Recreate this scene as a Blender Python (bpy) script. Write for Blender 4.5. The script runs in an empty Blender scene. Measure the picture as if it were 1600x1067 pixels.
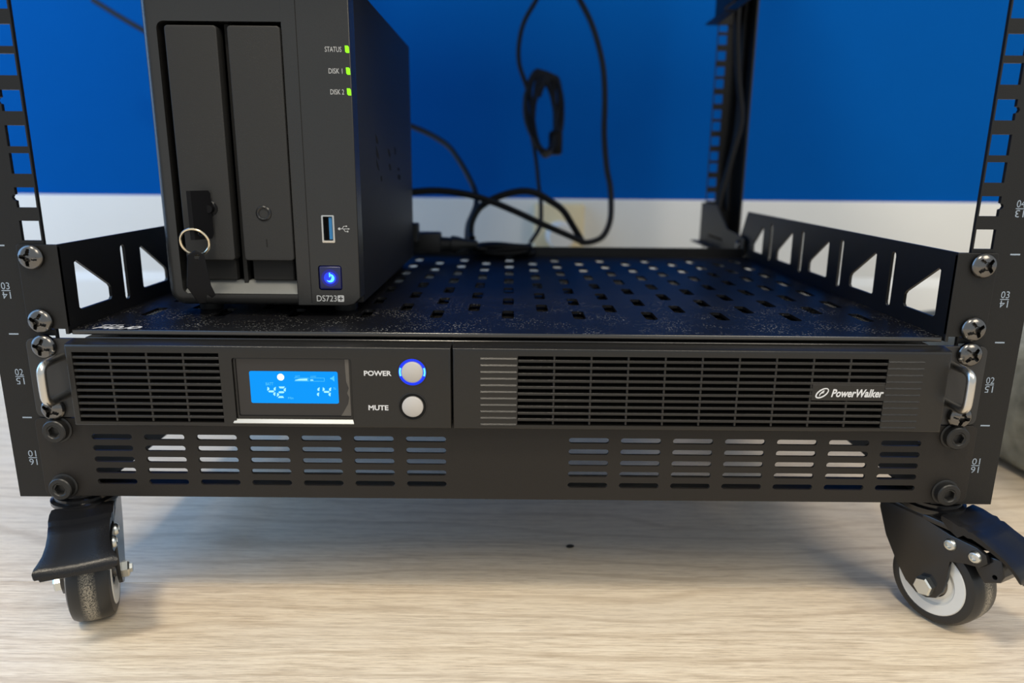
import bpy, bmesh, math, random
from mathutils import Vector, Matrix
from mathutils.geometry import delaunay_2d_cdt
random.seed(7)
S = 0.001                       # the script is written in millimetres
scene = bpy.context.scene
COL = scene.collection

# ------------------------------------------------------------------ camera
cam_d = bpy.data.cameras.new('camera')
cam = bpy.data.objects.new('camera', cam_d)
COL.objects.link(cam)
cam.location = (1.634*S, -353.013*S, 173.175*S)
cam.rotation_euler = (1.32958, -0.008979, 0.00022)
cam_d.sensor_width = 36.0
cam_d.lens = 36.0*1125/1600
cam_d.clip_start = 0.01
cam_d.clip_end = 50
cam_d.dof.use_dof = True
cam_d.dof.focus_distance = 0.375
cam_d.dof.aperture_fstop = 5.8
scene.camera = cam

# ------------------------------------------------------------------ light
w = bpy.data.worlds.new('room_light')
scene.world = w
w.use_nodes = True
bg = w.node_tree.nodes['Background']
bg.inputs[0].default_value = (.86, .94, 1.0, 1)
bg.inputs[1].default_value = 0.70

def area(name, loc, target, size, power, color):
    d = bpy.data.lights.new(name, 'AREA')
    d.shape = 'RECTANGLE'
    d.size, d.size_y = size
    d.energy = power
    d.color = color
    o = bpy.data.objects.new(name, d)
    COL.objects.link(o)
    o.location = loc
    o.rotation_euler = (Vector(target)-Vector(loc)).to_track_quat('-Z', 'Y').to_euler()
    return o
area('ceiling_lamp', (-0.40, -1.0, 2.2), (0.0, 0.1, 0.0), (0.35, 0.35), 29, (1.0, 0.88, 0.69))
area('ceiling_lamp', (1.3, -1.7, 2.2), (0.3, 0.2, 0.0), (1.2, 1.2), 40, (1.0, 0.88, 0.70))
area('window_daylight', (-1.5, 0.10, 0.95), (0.0, 0.25, 0.1), (1.05, 2.0), 20, (0.19, 0.50, 1.0))

vs = scene.view_settings
vs.view_transform = 'Standard'
vs.look = 'None'
vs.exposure = 0.0
vs.gamma = 1.0
vs.use_curve_mapping = False

# ------------------------------------------------------------------ materials
MATS = {}
def new_mat(name):
    m = bpy.data.materials.new(name)
    m.use_nodes = True
    MATS[name] = m
    nt = m.node_tree
    return m, nt, nt.nodes['Principled BSDF']
def N(nt, t, **kw):
    n = nt.nodes.new(t)
    for k, v in kw.items():
        if hasattr(n, k): setattr(n, k, v)
        else: n.inputs[k.replace('_', ' ')].default_value = v
    return n
def mat(name, col, rough=.5, metal=0., bump=0., bscale=900., var=0., emit=None, estr=1., spec=.5, coat=0.):
    m, nt, b = new_mat(name)
    b.inputs['Base Color'].default_value = (*col, 1)
    b.inputs['Roughness'].default_value = rough
    b.inputs['Metallic'].default_value = metal
    b.inputs['Specular IOR Level'].default_value = spec
    b.inputs['Coat Weight'].default_value = coat
    tc = N(nt, 'ShaderNodeTexCoord')
    nz = N(nt, 'ShaderNodeTexNoise')
    nz.inputs['Scale'].default_value = bscale
    nz.inputs['Detail'].default_value = 3
    nt.links.new(tc.outputs['Object'], nz.inputs['Vector'])
    if bump > 0:
        bp = N(nt, 'ShaderNodeBump')
        bp.inputs['Strength'].default_value = bump
        bp.inputs['Distance'].default_value = 0.0004
        nt.links.new(nz.outputs['Fac'], bp.inputs['Height'])
        nt.links.new(bp.outputs['Normal'], b.inputs['Normal'])
    if var > 0:
        n2 = N(nt, 'ShaderNodeTexNoise')
        n2.inputs['Scale'].default_value = 25
        n2.inputs['Detail'].default_value = 5
        nt.links.new(tc.outputs['Object'], n2.inputs['Vector'])
        mx = N(nt, 'ShaderNodeMix', data_type='RGBA')
        mx.inputs[6].default_value = (*[c*(1-var) for c in col], 1)
        mx.inputs[7].default_value = (*[min(1, c*(1+var)) for c in col], 1)
        nt.links.new(n2.outputs['Fac'], mx.inputs[0])
        nt.links.new(mx.outputs[2], b.inputs['Base Color'])
    if emit:
        b.inputs['Emission Color'].default_value = (*emit, 1)
        b.inputs['Emission Strength'].default_value = estr
    return m

mat('rack_steel', (.008, .0078, .0077), .42, spec=.32, bump=.25, bscale=2200, var=.12)
mat('panel_steel', (.0135, .0115, .010), .46, spec=.32, bump=.25, bscale=2200, var=.12)
mat('shelf_steel', (.006, .006, .0065), .40, bump=.3, bscale=2500, var=.1)
mat('ups_plastic', (.0125, .0118, .011), .27, spec=.42, bump=.2, bscale=3000, var=.08)
mat('ups_ear', (.019, .019, .0195), .40, bump=.15, bscale=2500)
mat('ups_case', (.014, .014, .015), .17, spec=.9)
mat('vent_dark', (.004, .004, .004), .8)
mat('nas_plastic', (.019, .019, .0188), .27, spec=.5, bump=.25, bscale=3000, var=.08)
mat('nas_case', (.007, .007, .008), .5, bump=.4, bscale=3500, var=.1)
mat('nas_ledge', (.17, .175, .17), .22, var=.35)
mat('key_black', (.004, .004, .005), .42, spec=.15)
mat('black_gloss', (.010, .010, .011), .22, bump=.1, bscale=600)
mat('black_rubber', (.012, .012, .012), .55, bump=.2, bscale=800)
mat('black_hole', (.002, .002, .002), .9)
mat('cable_black', (.004, .004, .005), .45, spec=.22)
mat('nickel', (.15, .145, .14), .22, metal=1., var=.3, bump=.1, bscale=500)
mat('black_oxide', (.03, .03, .03), .38, metal=.6, bump=.1)
mat('steel_bright', (.62, .60, .56), .26, metal=1., var=.15)
mat('zinc', (.62, .64, .62), .30, metal=1., var=.2)
mat('ring_steel', (.75, .66, .50), .2, metal=1.)
mat('white_nylon', (.72, .71, .67), .4, var=.06)
mat('print_white', (.62, .63, .65), .6)
mat('print_blue_grey', (.27, .33, .41), .6)
mat('print_soft', (.45, .46, .47), .6)
mat('button_grey', (.46, .44, .42), .42, var=.04)
mat('silver_lip', (.42, .43, .42), .38, metal=.3, var=.3)
mat('lcd_glass', (.018, .017, .018), .16)
mat('film', (.085, .078, .07), .15, var=.3)
mat('lcd_blue', (.0, .02, .04), .5, spec=.1, emit=(.0, .32, 1.0), estr=.95)
mat('lcd_glyph', (.0, .02, .04), .5, spec=.1, emit=(.42, .95, 1.0), estr=1.0)
mat('lcd_dim', (.0, .02, .04), .5, spec=.1, emit=(.10, .62, .95), estr=1.0)
mat('lcd_dot', (.6, .7, .7), .4, emit=(.80, .88, .92), estr=1.0)
mat('led_green', (.02, .1, .0), .5, spec=.1, emit=(.30, 1.0, .02), estr=1.3)
mat('led_blue', (.01, .02, .3), .4, emit=(.003, .035, 1.0), estr=.9)
mat('led_blue_dim', (.005, .005, .05), .4, emit=(.002, .006, .30), estr=.7)
mat('led_blue_core', (.1, .3, .6), .4, emit=(.05, .45, 1.0), estr=1.6)
mat('button_blue_face', (.012, .014, .05), .3, emit=(.005, .01, .25), estr=.10)
mat('usb_blue', (.02, .16, .38), .35)
mat('wall_blue', (.0, .080, .345), .9, bump=.25, bscale=260, var=.03, spec=.05)
mat('board_white', (.68, .68, .66), .5, bump=.05, bscale=120, var=.02)
mat('socket_cream', (.72, .62, .40), .45, var=.04)
mat('plug_white', (.72, .70, .66), .45)
mat('floor_base', (.10, .08, .06), .8)
mat('crumb_dark', (.01, .009, .008), .8)

def wood_mat():
    m, nt, b = new_mat('floor_wood')
    g = N(nt, 'ShaderNodeNewGeometry')
    oi = N(nt, 'ShaderNodeObjectInfo')
    off = N(nt, 'ShaderNodeVectorMath', operation='SCALE')
    off.inputs[0].default_value = (3.1, 7.7, 0)
    nt.links.new(oi.outputs['Random'], off.inputs['Scale'])
    add = N(nt, 'ShaderNodeVectorMath', operation='ADD')
    nt.links.new(g.outputs['Position'], add.inputs[0])
    nt.links.new(off.outputs[0], add.inputs[1])
    def streak(sx, sy, scale, detail, rough=.6):
        mp = N(nt, 'ShaderNodeMapping')
        mp.inputs['Scale'].default_value = (sx, sy, 1)
        nt.links.new(add.outputs[0], mp.inputs['Vector'])
        nz = N(nt, 'ShaderNodeTexNoise')
        nz.inputs['Scale'].default_value = scale
        nz.inputs['Detail'].default_value = detail
        nz.inputs['Roughness'].default_value = rough
        nt.links.new(mp.outputs[0], nz.inputs['Vector'])
        return nz
    big = streak(1.0, 4.0, 4.0, 3)
    fine = streak(1.0, 20.0, 34.0, 6, .75)
    hair = streak(1.0, 34.0, 75.0, 3)
    # cathedral figure: strongly distorted bands
    mp = N(nt, 'ShaderNodeMapping')
    mp.inputs['Scale'].default_value = (1.3, 4.2, 1)
    mp.inputs['Rotation'].default_value = (0, 0, .05)
    nt.links.new(add.outputs[0], mp.inputs['Vector'])
    wv = N(nt, 'ShaderNodeTexWave')
    wv.bands_direction = 'Y'
    wv.inputs['Scale'].default_value = 4.0
    wv.inputs['Distortion'].default_value = 14.0
    wv.inputs['Detail'].default_value = 2.0
    wv.inputs['Detail Scale'].default_value = .7
    nt.links.new(mp.outputs[0], wv.inputs['Vector'])
    r1 = N(nt, 'ShaderNodeValToRGB')
    e = r1.color_ramp.elements
    e[0].position = .36; e[0].color = (.55, .44, .31, 1)
    e[1].position = .64; e[1].color = (.88, .76, .585, 1)
    x = r1.color_ramp.elements.new(.5); x.color = (.77, .64, .475, 1)
    nt.links.new(fine.outputs['Fac'], r1.inputs[0])
    def mixc(a, bcol, fac, lo, hi, amt):
        mr = N(nt, 'ShaderNodeMapRange')
        mr.inputs[1].default_value = lo; mr.inputs[2].default_value = hi
        mr.inputs[3].default_value = 0; mr.inputs[4].default_value = amt
        nt.links.new(fac, mr.inputs[0])
        mx = N(nt, 'ShaderNodeMix', data_type='RGBA')
        nt.links.new(mr.outputs[0], mx.inputs[0])
        nt.links.new(a, mx.inputs[6])
        mx.inputs[7].default_value = (*bcol, 1)
        return mx.outputs[2]
    c = mixc(r1.outputs[0], (.77, .68, .55), big.outputs['Fac'], .4, .7, .6)
    c = mixc(c, (.42, .31, .20), wv.outputs['Fac'], .86, .99, .30)
    c = mixc(c, (.36, .27, .19), hair.outputs['Fac'], .54, .68, .55)
    nt.links.new(c, b.inputs['Base Color'])
    b.inputs['Roughness'].default_value = .38
    bp = N(nt, 'ShaderNodeBump')
    bp.inputs['Strength'].default_value = .15
    bp.inputs['Distance'].default_value = .0004
    nt.links.new(fine.outputs['Fac'], bp.inputs['Height'])
    nt.links.new(bp.outputs['Normal'], b.inputs['Normal'])
wood_mat()

def dust_over(name, base, rough, lo_y, hi_y, amount, scale=1300.):
    """black metal or plastic with a scatter of pale dust specks that thins out towards the back"""
    m, nt, b = new_mat(name)
    g = N(nt, 'ShaderNodeTexCoord')
    vo = N(nt, 'ShaderNodeTexVoronoi')
    vo.inputs['Scale'].default_value = scale
    nt.links.new(g.outputs['Object'], vo.inputs['Vector'])
    lt = N(nt, 'ShaderNodeMath', operation='LESS_THAN')
    lt.inputs[1].default_value = .26
    nt.links.new(vo.outputs['Distance'], lt.inputs[0])
    nz = N(nt, 'ShaderNodeTexNoise')
    nz.inputs['Scale'].default_value = 38
    nz.inputs['Detail'].default_value = 3
    nz.inputs['Roughness'].default_value = .6
    nt.links.new(g.outputs['Object'], nz.inputs['Vector'])
    nr = N(nt, 'ShaderNodeMapRange')
    nr.inputs[1].default_value = .45; nr.inputs[2].default_value = .68
    nt.links.new(nz.outputs['Fac'], nr.inputs[0])
    sp = N(nt, 'ShaderNodeSeparateXYZ')
    nt.links.new(g.outputs['Object'], sp.inputs[0])
    yr = N(nt, 'ShaderNodeMapRange')
    yr.inputs[1].default_value = lo_y; yr.inputs[2].default_value = hi_y
    yr.inputs[3].default_value = 1; yr.inputs[4].default_value = .06
    nt.links.new(sp.outputs['Y'], yr.inputs[0])
    m1 = N(nt, 'ShaderNodeMath', operation='MULTIPLY')
    m2 = N(nt, 'ShaderNodeMath', operation='MULTIPLY')
    m3 = N(nt, 'ShaderNodeMath', operation='MULTIPLY')
    nt.links.new(lt.outputs[0], m1.inputs[0]); nt.links.new(nr.outputs[0], m1.inputs[1])
    nt.links.new(m1.outputs[0], m2.inputs[0]); nt.links.new(yr.outputs[0], m2.inputs[1])
    nt.links.new(m2.outputs[0], m3.inputs[0]); m3.inputs[1].default_value = amount
    mx = N(nt, 'ShaderNodeMix', data_type='RGBA')
    mx.inputs[6].default_value = (*base, 1)
    mx.inputs[7].default_value = (.38, .37, .34, 1)
    nt.links.new(m3.outputs[0], mx.inputs[0])
    nt.links.new(mx.outputs[2], b.inputs['Base Color'])
    b.inputs['Roughness'].default_value = rough
    b.inputs['Specular IOR Level'].default_value = .35
    n2 = N(nt, 'ShaderNodeTexNoise')
    n2.inputs['Scale'].default_value = 2500
    nt.links.new(g.outputs['Object'], n2.inputs['Vector'])
    bp = N(nt, 'ShaderNodeBump')
    bp.inputs['Strength'].default_value = .25
    bp.inputs['Distance'].default_value = .0003
    nt.links.new(n2.outputs['Fac'], bp.inputs['Height'])
    nt.links.new(bp.outputs['Normal'], b.inputs['Normal'])
dust_over('shelf_tray_steel', (.005, .005, .006), .36, .005, .12, .75, 620.)
dust_over('tray_plastic', (.022, .022, .022), .5, -1., -.5, .30, 900.)
dust_over('pedal_black', (.009, .009, .010), .24, -1., -.5, .7, 1500.)

def tread_mat():
    m, nt, b = new_mat('tread_rubber')
    tc = N(nt, 'ShaderNodeTexCoord')
    sp = N(nt, 'ShaderNodeSeparateXYZ')
    nt.links.new(tc.outputs['Object'], sp.inputs[0])
    ab = N(nt, 'ShaderNodeMath', operation='ABSOLUTE')
    nt.links.new(sp.outputs['Y'], ab.inputs[0])
    mr = N(nt, 'ShaderNodeMapRange')
    mr.inputs[1].default_value = .0012; mr.inputs[2].default_value = .0042
    mr.inputs[3].default_value = 1; mr.inputs[4].default_value = 0
    nt.links.new(ab.outputs[0], mr.inputs[0])
    nz = N(nt, 'ShaderNodeTexNoise')
    nz.inputs['Scale'].default_value = 1500
    nz.inputs['Detail'].default_value = 4
    nt.links.new(tc.outputs['Object'], nz.inputs['Vector'])
    nr = N(nt, 'ShaderNodeMapRange')
    nr.inputs[1].default_value = .38; nr.inputs[2].default_value = .60
    nt.links.new(nz.outputs['Fac'], nr.inputs[0])
    mu = N(nt, 'ShaderNodeMath', operation='MULTIPLY')
    nt.links.new(mr.outputs[0], mu.inputs[0]); nt.links.new(nr.outputs[0], mu.inputs[1])
    mx = N(nt, 'ShaderNodeMix', data_type='RGBA')
    mx.inputs[6].default_value = (.014, .014, .014, 1)
    mx.inputs[7].default_value = (.36, .32, .25, 1)
    nt.links.new(mu.outputs[0], mx.inputs[0])
    nt.links.new(mx.outputs[2], b.inputs['Base Color'])
    b.inputs['Roughness'].default_value = .38
tread_mat()

def felt_mat():
    m, nt, b = new_mat('grey_felt')
    tc = N(nt, 'ShaderNodeTexCoord')
    nz = N(nt, 'ShaderNodeTexNoise')
    nz.inputs['Scale'].default_value = 32
    nz.inputs['Detail'].default_value = 8
    nt.links.new(tc.outputs['Object'], nz.inputs['Vector'])
    r = N(nt, 'ShaderNodeValToRGB')
    r.color_ramp.elements[0].position = .35; r.color_ramp.elements[0].color = (.13, .133, .11, 1)
    r.color_ramp.elements[1].position = .68; r.color_ramp.elements[1].color = (.36, .365, .31, 1)
    nt.links.new(nz.outputs['Fac'], r.inputs[0])
    nt.links.new(r.outputs[0], b.inputs['Base Color'])
    b.inputs['Roughness'].default_value = .95
    bp = N(nt, 'ShaderNodeBump'); bp.inputs['Distance'].default_value = .004
    nt.links.new(nz.outputs['Fac'], bp.inputs['Height'])
    nt.links.new(bp.outputs['Normal'], b.inputs['Normal'])
felt_mat()

# ------------------------------------------------------------------ mesh helpers
class MB:
    """collects geometry in millimetres; build() makes one mesh"""
    def __init__(self): self.v = []; self.f = []
    def add(self, vs, fs):
        o = len(self.v)
        self.v += [tuple(p) for p in vs]
        self.f += [tuple(i+o for i in q) for q in fs]
        return self
    def box(self, x0, x1, y0, y1, z0, z1):
        vs = [(x0,y0,z0),(x1,y0,z0),(x1,y1,z0),(x0,y1,z0),(x0,y0,z1),(x1,y0,z1),(x1,y1,z1),(x0,y1,z1)]
        return self.add(vs, [(3,2,1,0),(4,5,6,7),(0,1,5,4),(1,2,6,5),(2,3,7,6),(3,0,4,7)])
    def bbox(self, x0, x1, y0, y1, z0, z1, b=.6, seg=2):
        """box with rounded edges"""
        bm = bmesh.new()
        bmesh.ops.create_cube(bm, size=1)
        for v in bm.verts:
            v.co = Vector(((x0+x1)/2+v.co.x*(x1-x0), (y0+y1)/2+v.co.y*(y1-y0), (z0+z1)/2+v.co.z*(z1-z0)))
        bmesh.ops.bevel(bm, geom=bm.edges[:], offset=b, segments=seg, profile=.5, affect='EDGES')
        bm.verts.index_update()
        self.add([v.co[:] for v in bm.verts], [[v.index for v in f.verts] for f in bm.faces])
        bm.free()
        return self
    def loft(self, rings, cap=True, closed=True):
        n = len(rings[0]); o = []
        fs = []
        for i in range(len(rings)-1):
            for j in range(n if closed else n-1):
                k = (j+1) % n
                fs.append((i*n+j, i*n+k, (i+1)*n+k, (i+1)*n+j))
        if cap:
            fs.append(tuple(reversed(range(n))))
            fs.append(tuple((len(rings)-1)*n+j for j in range(n)))
        return self.add([p for r in rings for p in r], fs)
    def lathe(self, prof, n=32, axis='y', c=(0,0,0), cap=True):
        """prof: list of (radius, position along the axis)"""
        rings = []
        for r, h in prof:
            ring = []
            for j in range(n):
                a = 2*math.pi*j/n
                u, v = max(r, 1e-4)*math.cos(a), max(r, 1e-4)*math.sin(a)
                p = {'y': (u, h, v), 'z': (u, v, h), 'x': (h, u, v)}[axis]
                ring.append((p[0]+c[0], p[1]+c[1], p[2]+c[2]))
            rings.append(ring)
        return self.loft(rings, cap)
    def tube(self, pts, r, n=10, sub=6, cap=True):
        P = [Vector(p) for p in pts]
        if sub > 1 and len(P) > 2:
            Q = []
            for i in range(len(P)-1):
                p0 = P[max(i-1, 0)]; p1 = P[i]; p2 = P[i+1]; p3 = P[min(i+2, len(P)-1)]
                for k in range(sub):
                    t = k/sub
                    Q.append(.5*((2*p1)+(-p0+p2)*t+(2*p0-5*p1+4*p2-p3)*t*t+(-p0+3*p1-3*p2+p3)*t**3))
            Q.append(P[-1]); P = Q
        up = None; rings = []
        for i, p in enumerate(P):
            t = (P[min(i+1, len(P)-1)]-P[max(i-1, 0)])
            if t.length < 1e-9: t = Vector((0, 0, 1))
            t.normalize()
            if up is None:
                up = t.orthogonal().normalized()
            up = (up-t*up.dot(t)).normalized()
            s = t.cross(up)
            rr = r[min(int(i*len(r)/len(P)), len(r)-1)] if isinstance(r, (list, tuple)) else r
            rings.append([tuple(p+up*rr*math.cos(2*math.pi*j/n)+s*rr*math.sin(2*math.pi*j/n)) for j in range(n)])
        return self.loft(rings, cap)
    def plate(self, outline, holes, a, b, plane='xz', cham=0.):
        """flat sheet with real holes; the outline lies in `plane`, the sheet runs from a (front) to b"""
        def orient(p, ccw):
            ar = sum(p[i][0]*p[(i+1) % len(p)][1]-p[(i+1) % len(p)][0]*p[i][1] for i in range(len(p)))
            return list(p) if (ar > 0) == ccw else list(reversed(p))
        out = orient(outline, True)
        hs = [orient(h, False) for h in holes]
        def m(p, h):
            return {'xz': (p[0], h, p[1]), 'xy': (p[0], p[1], h), 'yz': (h, p[0], p[1])}[plane]
        def inset(p, d):
            n = len(p); r = []
            for i in range(n):
                A = Vector(p[i-1]); B = Vector(p[i]); Cc = Vector(p[(i+1) % n])
                d1 = (B-A).normalized(); d2 = (Cc-B).normalized()
                n1 = Vector((-d1.y, d1.x)); n2 = Vector((-d2.y, d2.x))
                k = n1+n2
                k = k/max(k.length_squared, .2)*2
                q = B+k*d
                r.append((q.x, q.y))
            return r
        sg = 1 if b > a else -1
        ns = 5 if cham >= .6 else 2
        steps = [(0., 0.)] if cham <= 0 else [(cham*(1-math.sin(math.pi/2*i/ns)), cham*(1-math.cos(math.pi/2*i/ns))) for i in range(ns+1)]
        front = inset(out, steps[0][0]) if cham > 0 else out
        def fill(o, h):
            loops = [o]+hs
            flat = [p for l in loops for p in l]
            ed = []; k = 0
            for l in loops:
                ed += [(k+i, k+(i+1) % len(l)) for i in range(len(l))]
                k += len(l)
            V, _, F = delaunay_2d_cdt([Vector(p) for p in flat], ed, [], 0, 1e-5, False)[:3]
            bbs = [(l, min(p[0] for p in l), max(p[0] for p in l), min(p[1] for p in l), max(p[1] for p in l)) for l in hs]
            def inside(l, x, y):
                c = False
                for i in range(len(l)):
                    (x0, y0), (x1, y1) = l[i-1], l[i]
                    if (y0 > y) != (y1 > y) and x < (x1-x0)*(y-y0)/(y1-y0)+x0: c = not c
                return c
            keep = []
            for t in F:
                x = sum(V[i][0] for i in t)/3; y = sum(V[i][1] for i in t)/3
                if not inside(o, x, y): continue
                if any(a <= x <= b and c <= y <= d and inside(l, x, y) for l, a, b, c, d in bbs): continue
                keep.append(tuple(t))
            self.add([m(p, h) for p in V], keep)
        fill(front, a)
        fill(out, b)
        rings = [[m(p, a+sg*dh) for p in (inset(out, di) if di > 0 else out)] for di, dh in steps]
        rings.append([m(p, b) for p in out])
        self.loft(rings, cap=False)
        for h in hs:
            self.loft([[m(p, a) for p in h], [m(p, b) for p in h]], cap=False)
        return self
    def xf(self, fn, start=0):
        self.v[start:] = [tuple(fn(*p)) for p in self.v[start:]]
        return self
    def mesh(self, name, material, base=(0,0,0), smooth=True, angle=35, weld=True):
        me = bpy.data.meshes.new(name)
        me.from_pydata([((p[0]-base[0])*S, (p[1]-base[1])*S, (p[2]-base[2])*S) for p in self.v], [], self.f)
        bm = bmesh.new(); bm.from_mesh(me)
        if weld:
            bmesh.ops.remove_doubles(bm, verts=bm.verts[:], dist=2e-6)
        bmesh.ops.recalc_face_normals(bm, faces=bm.faces[:])
        bm.to_mesh(me); bm.free()
        me.materials.append(MATS[material])
        if smooth:
            for p in me.polygons: p.use_smooth = True
            me.set_sharp_from_angle(angle=math.radians(angle))
        me.update()
        return me

def tag(o, label=None, cat=None, group=None, kind=None):
    if label: o['label'] = label
    if cat: o['category'] = cat
    if group: o['group'] = group
    if kind: o['kind'] = kind
    return o
def link(name, me, parent=None, loc=(0,0,0), rot=None):
    o = bpy.data.objects.new(name, me)
    COL.objects.link(o)
    o.location = (loc[0]*S, loc[1]*S, loc[2]*S)
    if rot: o.rotation_euler = rot
    o.parent = parent
    return o
class Thing:
    """an Empty at the base of a thing; parts are given in world millimetres"""
    def __init__(self, name, base, label, cat, group=None, kind=None):
        self.base = base
        self.o = link(name, None, None, base)
        self.o.empty_display_size = .01
        tag(self.o, label, cat, group, kind)
    def part(self, name, mb, material, parent=None, label=None, angle=35, smooth=True):
        o = link(name, mb.mesh(name, material, self.base, smooth, angle), parent or self.o)
        if label: o['label'] = label
        return o
    def inst(self, name, me, at, parent=None, rot=None):
        b = self.base
        return link(name, me, parent or self.o, (at[0]-b[0], at[1]-b[1], at[2]-b[2]), rot)
def rect(x0, x1, z0, z1): return [(x0, z0), (x1, z0), (x1, z1), (x0, z1)]
def rrect(x0, x1, z0, z1, r, n=4):
    p = []
    for cx, cz, a0 in ((x1-r, z0+r, -90), (x1-r, z1-r, 0), (x0+r, z1-r, 90), (x0+r, z0+r, 180)):
        for i in range(n+1):
            a = math.radians(a0+90*i/n)
            p.append((cx+r*math.cos(a), cz+r*math.sin(a)))
    return p
def circ(x, z, r, n=24): return [(x+r*math.cos(2*math.pi*i/n), z+r*math.sin(2*math.pi*i/n)) for i in range(n)]

_txt = {}
def text_geo(s, shear=0., bold=0.):
    k = (s, shear, bold)
    if k not in _txt:
        cu = bpy.data.curves.new('t', 'FONT')
        cu.body = s; cu.size = 1.; cu.shear = shear; cu.offset = bold; cu.resolution_u = 3
        ob = bpy.data.objects.new('t', cu)
        COL.objects.link(ob)
        bpy.context.view_layer.update()
        me = bpy.data.meshes.new_from_object(ob.evaluated_get(bpy.context.evaluated_depsgraph_get()))
        vs = [(v.co.x, v.co.y) for v in me.vertices]
        fs = [tuple(p.vertices) for p in me.polygons]
        bpy.data.objects.remove(ob); bpy.data.curves.remove(cu); bpy.data.meshes.remove(me)
        x0 = min(v[0] for v in vs); x1 = max(v[0] for v in vs)
        y0 = min(v[1] for v in vs); y1 = max(v[1] for v in vs)
        _txt[k] = ([((v[0]-x0)/(x1-x0), (v[1]-y0)/(y1-y0)) for v in vs], fs)
    return _txt[k]
def put_text(mb, s, x0, x1, z0, z1, y, shear=0., bold=0., flip=False):
    vs, fs = text_geo(s, shear, bold)
    if flip: vs = [(1-u, 1-v) for u, v in vs]
    return mb.add([(x0+u*(x1-x0), y, z0+v*(z1-z0)) for u, v in vs], fs)

# ------------------------------------------------------------------ setting
FLOOR = -72.0
WALL = 650.0
floor = link('floor', MB().box(-1600, 1700, -1100, 700, FLOOR-20, FLOOR-8).mesh('floor', 'floor_base'))
tag(floor, kind='structure')
PW = 190.0
for k in range(-6, 4):
    y0 = 31.0+k*PW
    y1 = min(y0+PW, WALL-1)
    if y1 <= y0: continue
    xs = -1600.0+((k*517) % 1280)
    edges = [-1600.0]+[x for x in (xs, xs+1285, xs+2570) if -1590 < x < 1690 and not -420 < x < 420]+[1700.0]
    for a, b_ in zip(edges[:-1], edges[1:]):
        mb = MB().box(a+.2, b_-.2, y0+.2, y1-.2, FLOOR-8, FLOOR)
        link('plank', mb.mesh('plank', 'floor_wood'), floor)
wall = link('wall_back', MB().box(-1600, 1700, WALL, WALL+100, FLOOR, 2300).mesh('wall_back', 'wall_blue'))
tag(wall, kind='structure')
base = link('baseboard_back', MB().bbox(-1600, 1700, WALL-9, WALL, FLOOR, 128.0, 2.2, 3).mesh('baseboard_back', 'board_white'))
tag(base, kind='structure')
mb = MB().loft([[(x, WALL-9, FLOOR+.5), (x, WALL-22, FLOOR+.5), (x, WALL-22, 12.), (x, WALL-20, 15.), (x, WALL-12, 23.), (x, WALL-9, 24.)] for x in (-1600, 1700)])
link('skirting_board', mb.mesh('skirting_board', 'board_white'), base)

# ------------------------------------------------------------------ server rack
rack = Thing('server_rack', (0, 240, FLOOR), 'black open-frame server rack with square-holed posts standing on casters', 'rack')
U = 44.45
def hole_sq(x, z, side, nub):
    a = 4.75
    p = [(x-a, z-a), (x+a, z-a), (x+a, z+a), (x-a, z+a)]
    if nub:
        s = side*a
        n = [(x+s, z-side*1.6), (x+s+side*1.2, z-side*1.1), (x+s+side*1.7, z), (x+s+side*1.2, z+side*1.1), (x+s, z+side*1.6)]
        p = p[:2]+n+p[2:] if side > 0 else p+n
    return p
def add_post(sx, front):
    xi, xo, xh = (227., 259., 232.55) if front else (221.0, 252.5, 226.6)
    yf = 0. if front else 475.
    holes = []
    for u in range(16):
        for i, dz in enumerate((6.35, 22.225, 38.1)):
            holes.append(hole_sq(sx*xh, u*U+dz, sx, front and i == 1))
    mb = MB().plate(rect(min(sx*xi, sx*xo), max(sx*xi, sx*xo), -1., 16*U+6), holes, yf, yf+2.)
    ys = (yf+2, yf+20) if front else (yf-32, yf)
    xs = sorted((sx*xo, sx*(xo-2)))
    mb.box(xs[0], xs[1], ys[0], ys[1], -1., 16*U+6)
    p = rack.part('post', mb, 'rack_steel', smooth=False)
    if front:
        mk = MB()
        for u in range(17):
            z = u*U-.9
            if 0 < u < 17:
                a = sx*248.6
                mk.box(a-2.4, a+2.4, -.12, .0, z-.35, z+.35)
            if u < 16:
                c = sx*249.0 if sx < 0 else 247.2
                zc = u*U+21.2
                put_text(mk, '%02d' % (u+1), c-2.1, c+2.1, zc+.6, zc+4.1, -.12)
                mk.box(c-2.2, c+2.2, -.12, 0., zc-.2, zc+.2)
                put_text(mk, '%02d' % (16-u), c-2.1, c+2.1, zc-4.1, zc-.6, -.12, flip=True)
        rack.part('rail_marking', mk, 'print_blue_grey', p, 'small pale unit numbers and tick marks', smooth=False)
    return p
for sx in (-1, 1):
    for fr in (True, False):
        add_post(sx, fr)
    # bottom and top side rails
    for z0 in (0., 16*U-28):
        xs = sorted((sx*222., sx*224.)); mb = MB().box(xs[0], xs[1], 3, 470, z0, z0+30)
        xs = sorted((sx*224., sx*250.)); mb.box(xs[0], xs[1], 3, 470, z0, z0+2)
        rack.part('side_rail', mb, 'rack_steel', smooth=False)
for z0 in (0., 16*U+2):
    for y0, y1 in ((2.2, 27.), (448., 474.)):
        rack.part('cross_rail', MB().box(-221, 221, y0, y1, z0, z0+2).box(-221, 221, y0, y0+1.5, z0, z0+5), 'rack_steel', smooth=False)

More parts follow.
